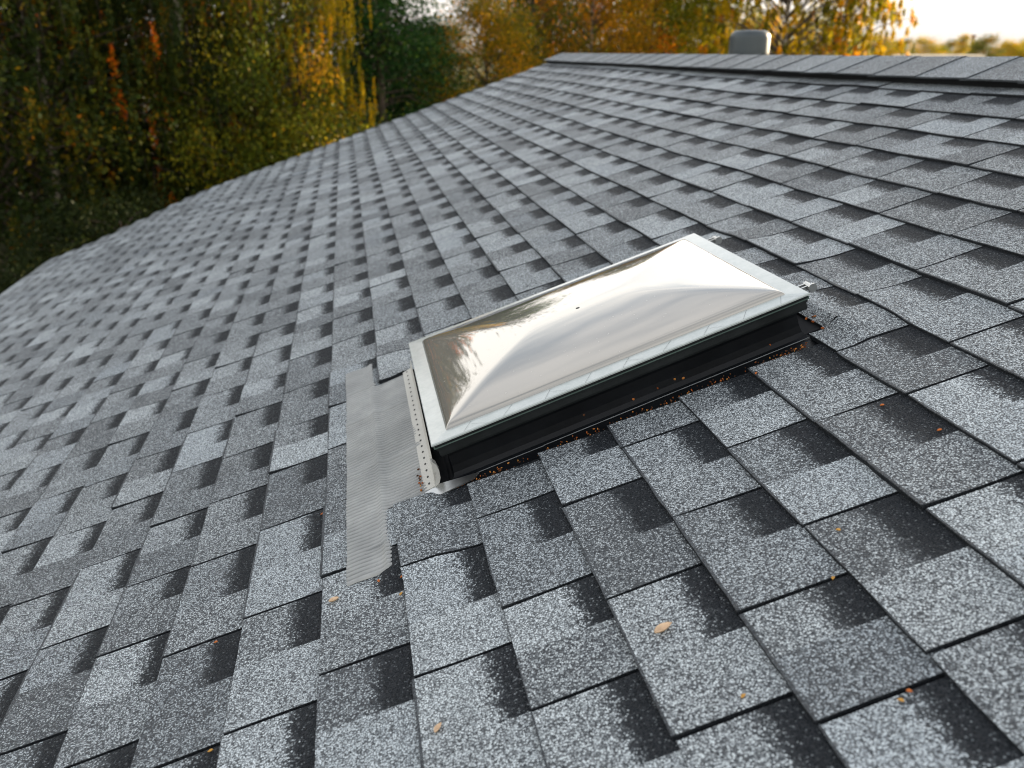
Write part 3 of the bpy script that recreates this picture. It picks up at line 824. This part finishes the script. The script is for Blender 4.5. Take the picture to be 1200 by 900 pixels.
# ------------------------------------------------------------------ far low buildings
M_PR = simple('pale_sheet_roof', (.62, .52, .38), .5); M_BR = simple('brown_cladding', (.20, .115, .085), .7); M_WH = simple('white_render', (.72, .71, .68), .6); M_GL = simple('dark_glass', (.03, .035, .04), .15)
def far_building(px0, px1, dist, h, depth, wallm, roofm, label, win=True, extra=None):
    a = bearing(px0, dist); b = bearing(px1, dist); w = (b - a).length; ax = (b - a).normalized(); ay = Vector((-ax.y, ax.x, 0))
    if ay.dot(FWD) < 0: ay = -ay
    o = empty('low_building', a, label, 'building')
    tf = lambda x, y, z: ax * x + ay * y + Vector((0, 0, z))
    mb = MB(); mb.box(0, w, 0, depth, 0, h, tf); mb.build('wall', wallm, o)
    mb = MB(); mb.box(-.3, w + .3, -.3, depth + .3, h, h + .22, tf); rf = mb.build('roof', roofm, o)
    if win:
        n = max(2, int(w / 3.2))
        for i in range(n):
            x = (i + .5) * w / n
            mb = MB(); mb.box(x - .7, x + .7, -.03, .05, h - 1.9, h - .7, tf); mb.build('window', M_GL, o)
    if extra: extra(rf, tf, w, h)
    return o
far_building(1052, 1150, 62, 4.2, 9, M_BR, M_PR, 'long low building with a pale sand roof just beyond the ridge on the right')
def boxes(rf, tf, w, h):
    mb = MB(); mb.box(w * .1, w * .14, 3, 4, h + .2, h + 2.2, tf); mb.box(w * .09, w * .15, 2.9, 4.1, h + 2.2, h + 2.5, tf); mb.build('chimney', M_BR, rf)
    for q in (.45, .75):
        mb = MB(); mb.box(w * q, w * q + 4, 3, 6, h + .2, h + .9, tf); mb.build('roof_unit', M_GALV, rf)
far_building(1125, 1230, 190, 5.0, 20, M_BR, M_GALV, 'distant reddish brown flat roofed block with a chimney stack at the right edge', True, boxes)
far_building(1147, 1159, 100, 4.5, 3, M_WH, M_WH, 'small white block standing in front of the distant brown building')

# ------------------------------------------------------------------ light and air
SUN_EL = math.radians(11); 
sun_dir_h = (Matrix.Rotation(math.radians(-52), 3, 'Z') @ FWD).normalized()   # to the right of the view
sun_vec = sun_dir_h * math.cos(SUN_EL) + Vector((0, 0, math.sin(SUN_EL)))
sd = bpy.data.lights.new('sun', 'SUN'); sd.energy = 4.4; sd.angle = math.radians(.6); sd.color = (1, .80, .56)
so = bpy.data.objects.new('sun', sd); COL.objects.link(so); so.rotation_euler = sun_vec.to_track_quat('Z', 'Y').to_euler(); so.location = (0, 0, 30)
w = bpy.data.worlds.new('World'); scene.world = w; w.use_nodes = True
nt = w.node_tree; bg = nt.nodes['Background']
st = N(nt, 'ShaderNodeTexSky', sky_type='NISHITA'); st.sun_disc = False; st.sun_elevation = SUN_EL
st.sun_rotation = math.atan2(sun_dir_h.x, sun_dir_h.y); st.air_density = 1; st.dust_density = 2.0; st.ozone_density = 1
tc = N(nt, 'ShaderNodeTexCoord').outputs['Generated']
mp = N(nt, 'ShaderNodeMapping'); mp.inputs['Scale'].default_value = (1, 1, 2.6); nt.links.new(tc, mp.inputs[0])
cl = noise_n(nt, mp.outputs[0], 1.7, 6, .55)
cm = N(nt, 'ShaderNodeMapRange', interpolation_type='SMOOTHSTEP'); nt.links.new(cl, cm.inputs[0]); cm.inputs[1].default_value = .36; cm.inputs[2].default_value = .60; cm.inputs[3].default_value = .25; cm.inputs[4].default_value = .97
sx = N(nt, 'ShaderNodeSeparateXYZ'); nt.links.new(tc, sx.inputs[0])
el = math_n(nt, 'MULTIPLY_ADD', sx.outputs[2], 1.6, 0, clamp=True)
cc = ramp(nt, el, [(0, (2.95, 2.8, 2.62)), (.10, (4.2, 3.95, 3.7)), (.30, (6.7, 6.35, 5.9)), (.62, (6.9, 6.7, 6.4)), (.9, (4.2, 4.25, 4.4))])
low = math_n(nt, 'MULTIPLY_ADD', sx.outputs[2], -2.2, 1.05, clamp=True)
c = mix_c(nt, math_n(nt, 'MAXIMUM', cm.outputs[0], low), st.outputs[0], cc)
nt.links.new(c, bg.inputs[0]); bg.inputs[1].default_value = .10

cam = bpy.data.cameras.new('camera'); co = bpy.data.objects.new('camera', cam); COL.objects.link(co)
cam.sensor_width = 36; cam.lens = F / 1200 * 36; cam.clip_start = .02; cam.clip_end = 6000
m = Matrix((CX, CY, -CF)).transposed().to_4x4(); m.translation = CAM; co.matrix_world = m
cam.dof.use_dof = True; cam.dof.focus_distance = 1.5; cam.dof.aperture_fstop = 4.2; cam.dof.aperture_blades = 0
scene.camera = co
vs = scene.view_settings
vs.view_transform = 'Standard'; vs.look = 'None'; vs.exposure = 1.78; vs.gamma = 1; vs.use_curve_mapping = False
scene.cycles.max_bounces = 6; scene.cycles.transparent_max_bounces = 4
scene.cycles.use_denoising = True; scene.cycles.filter_width = 1.05
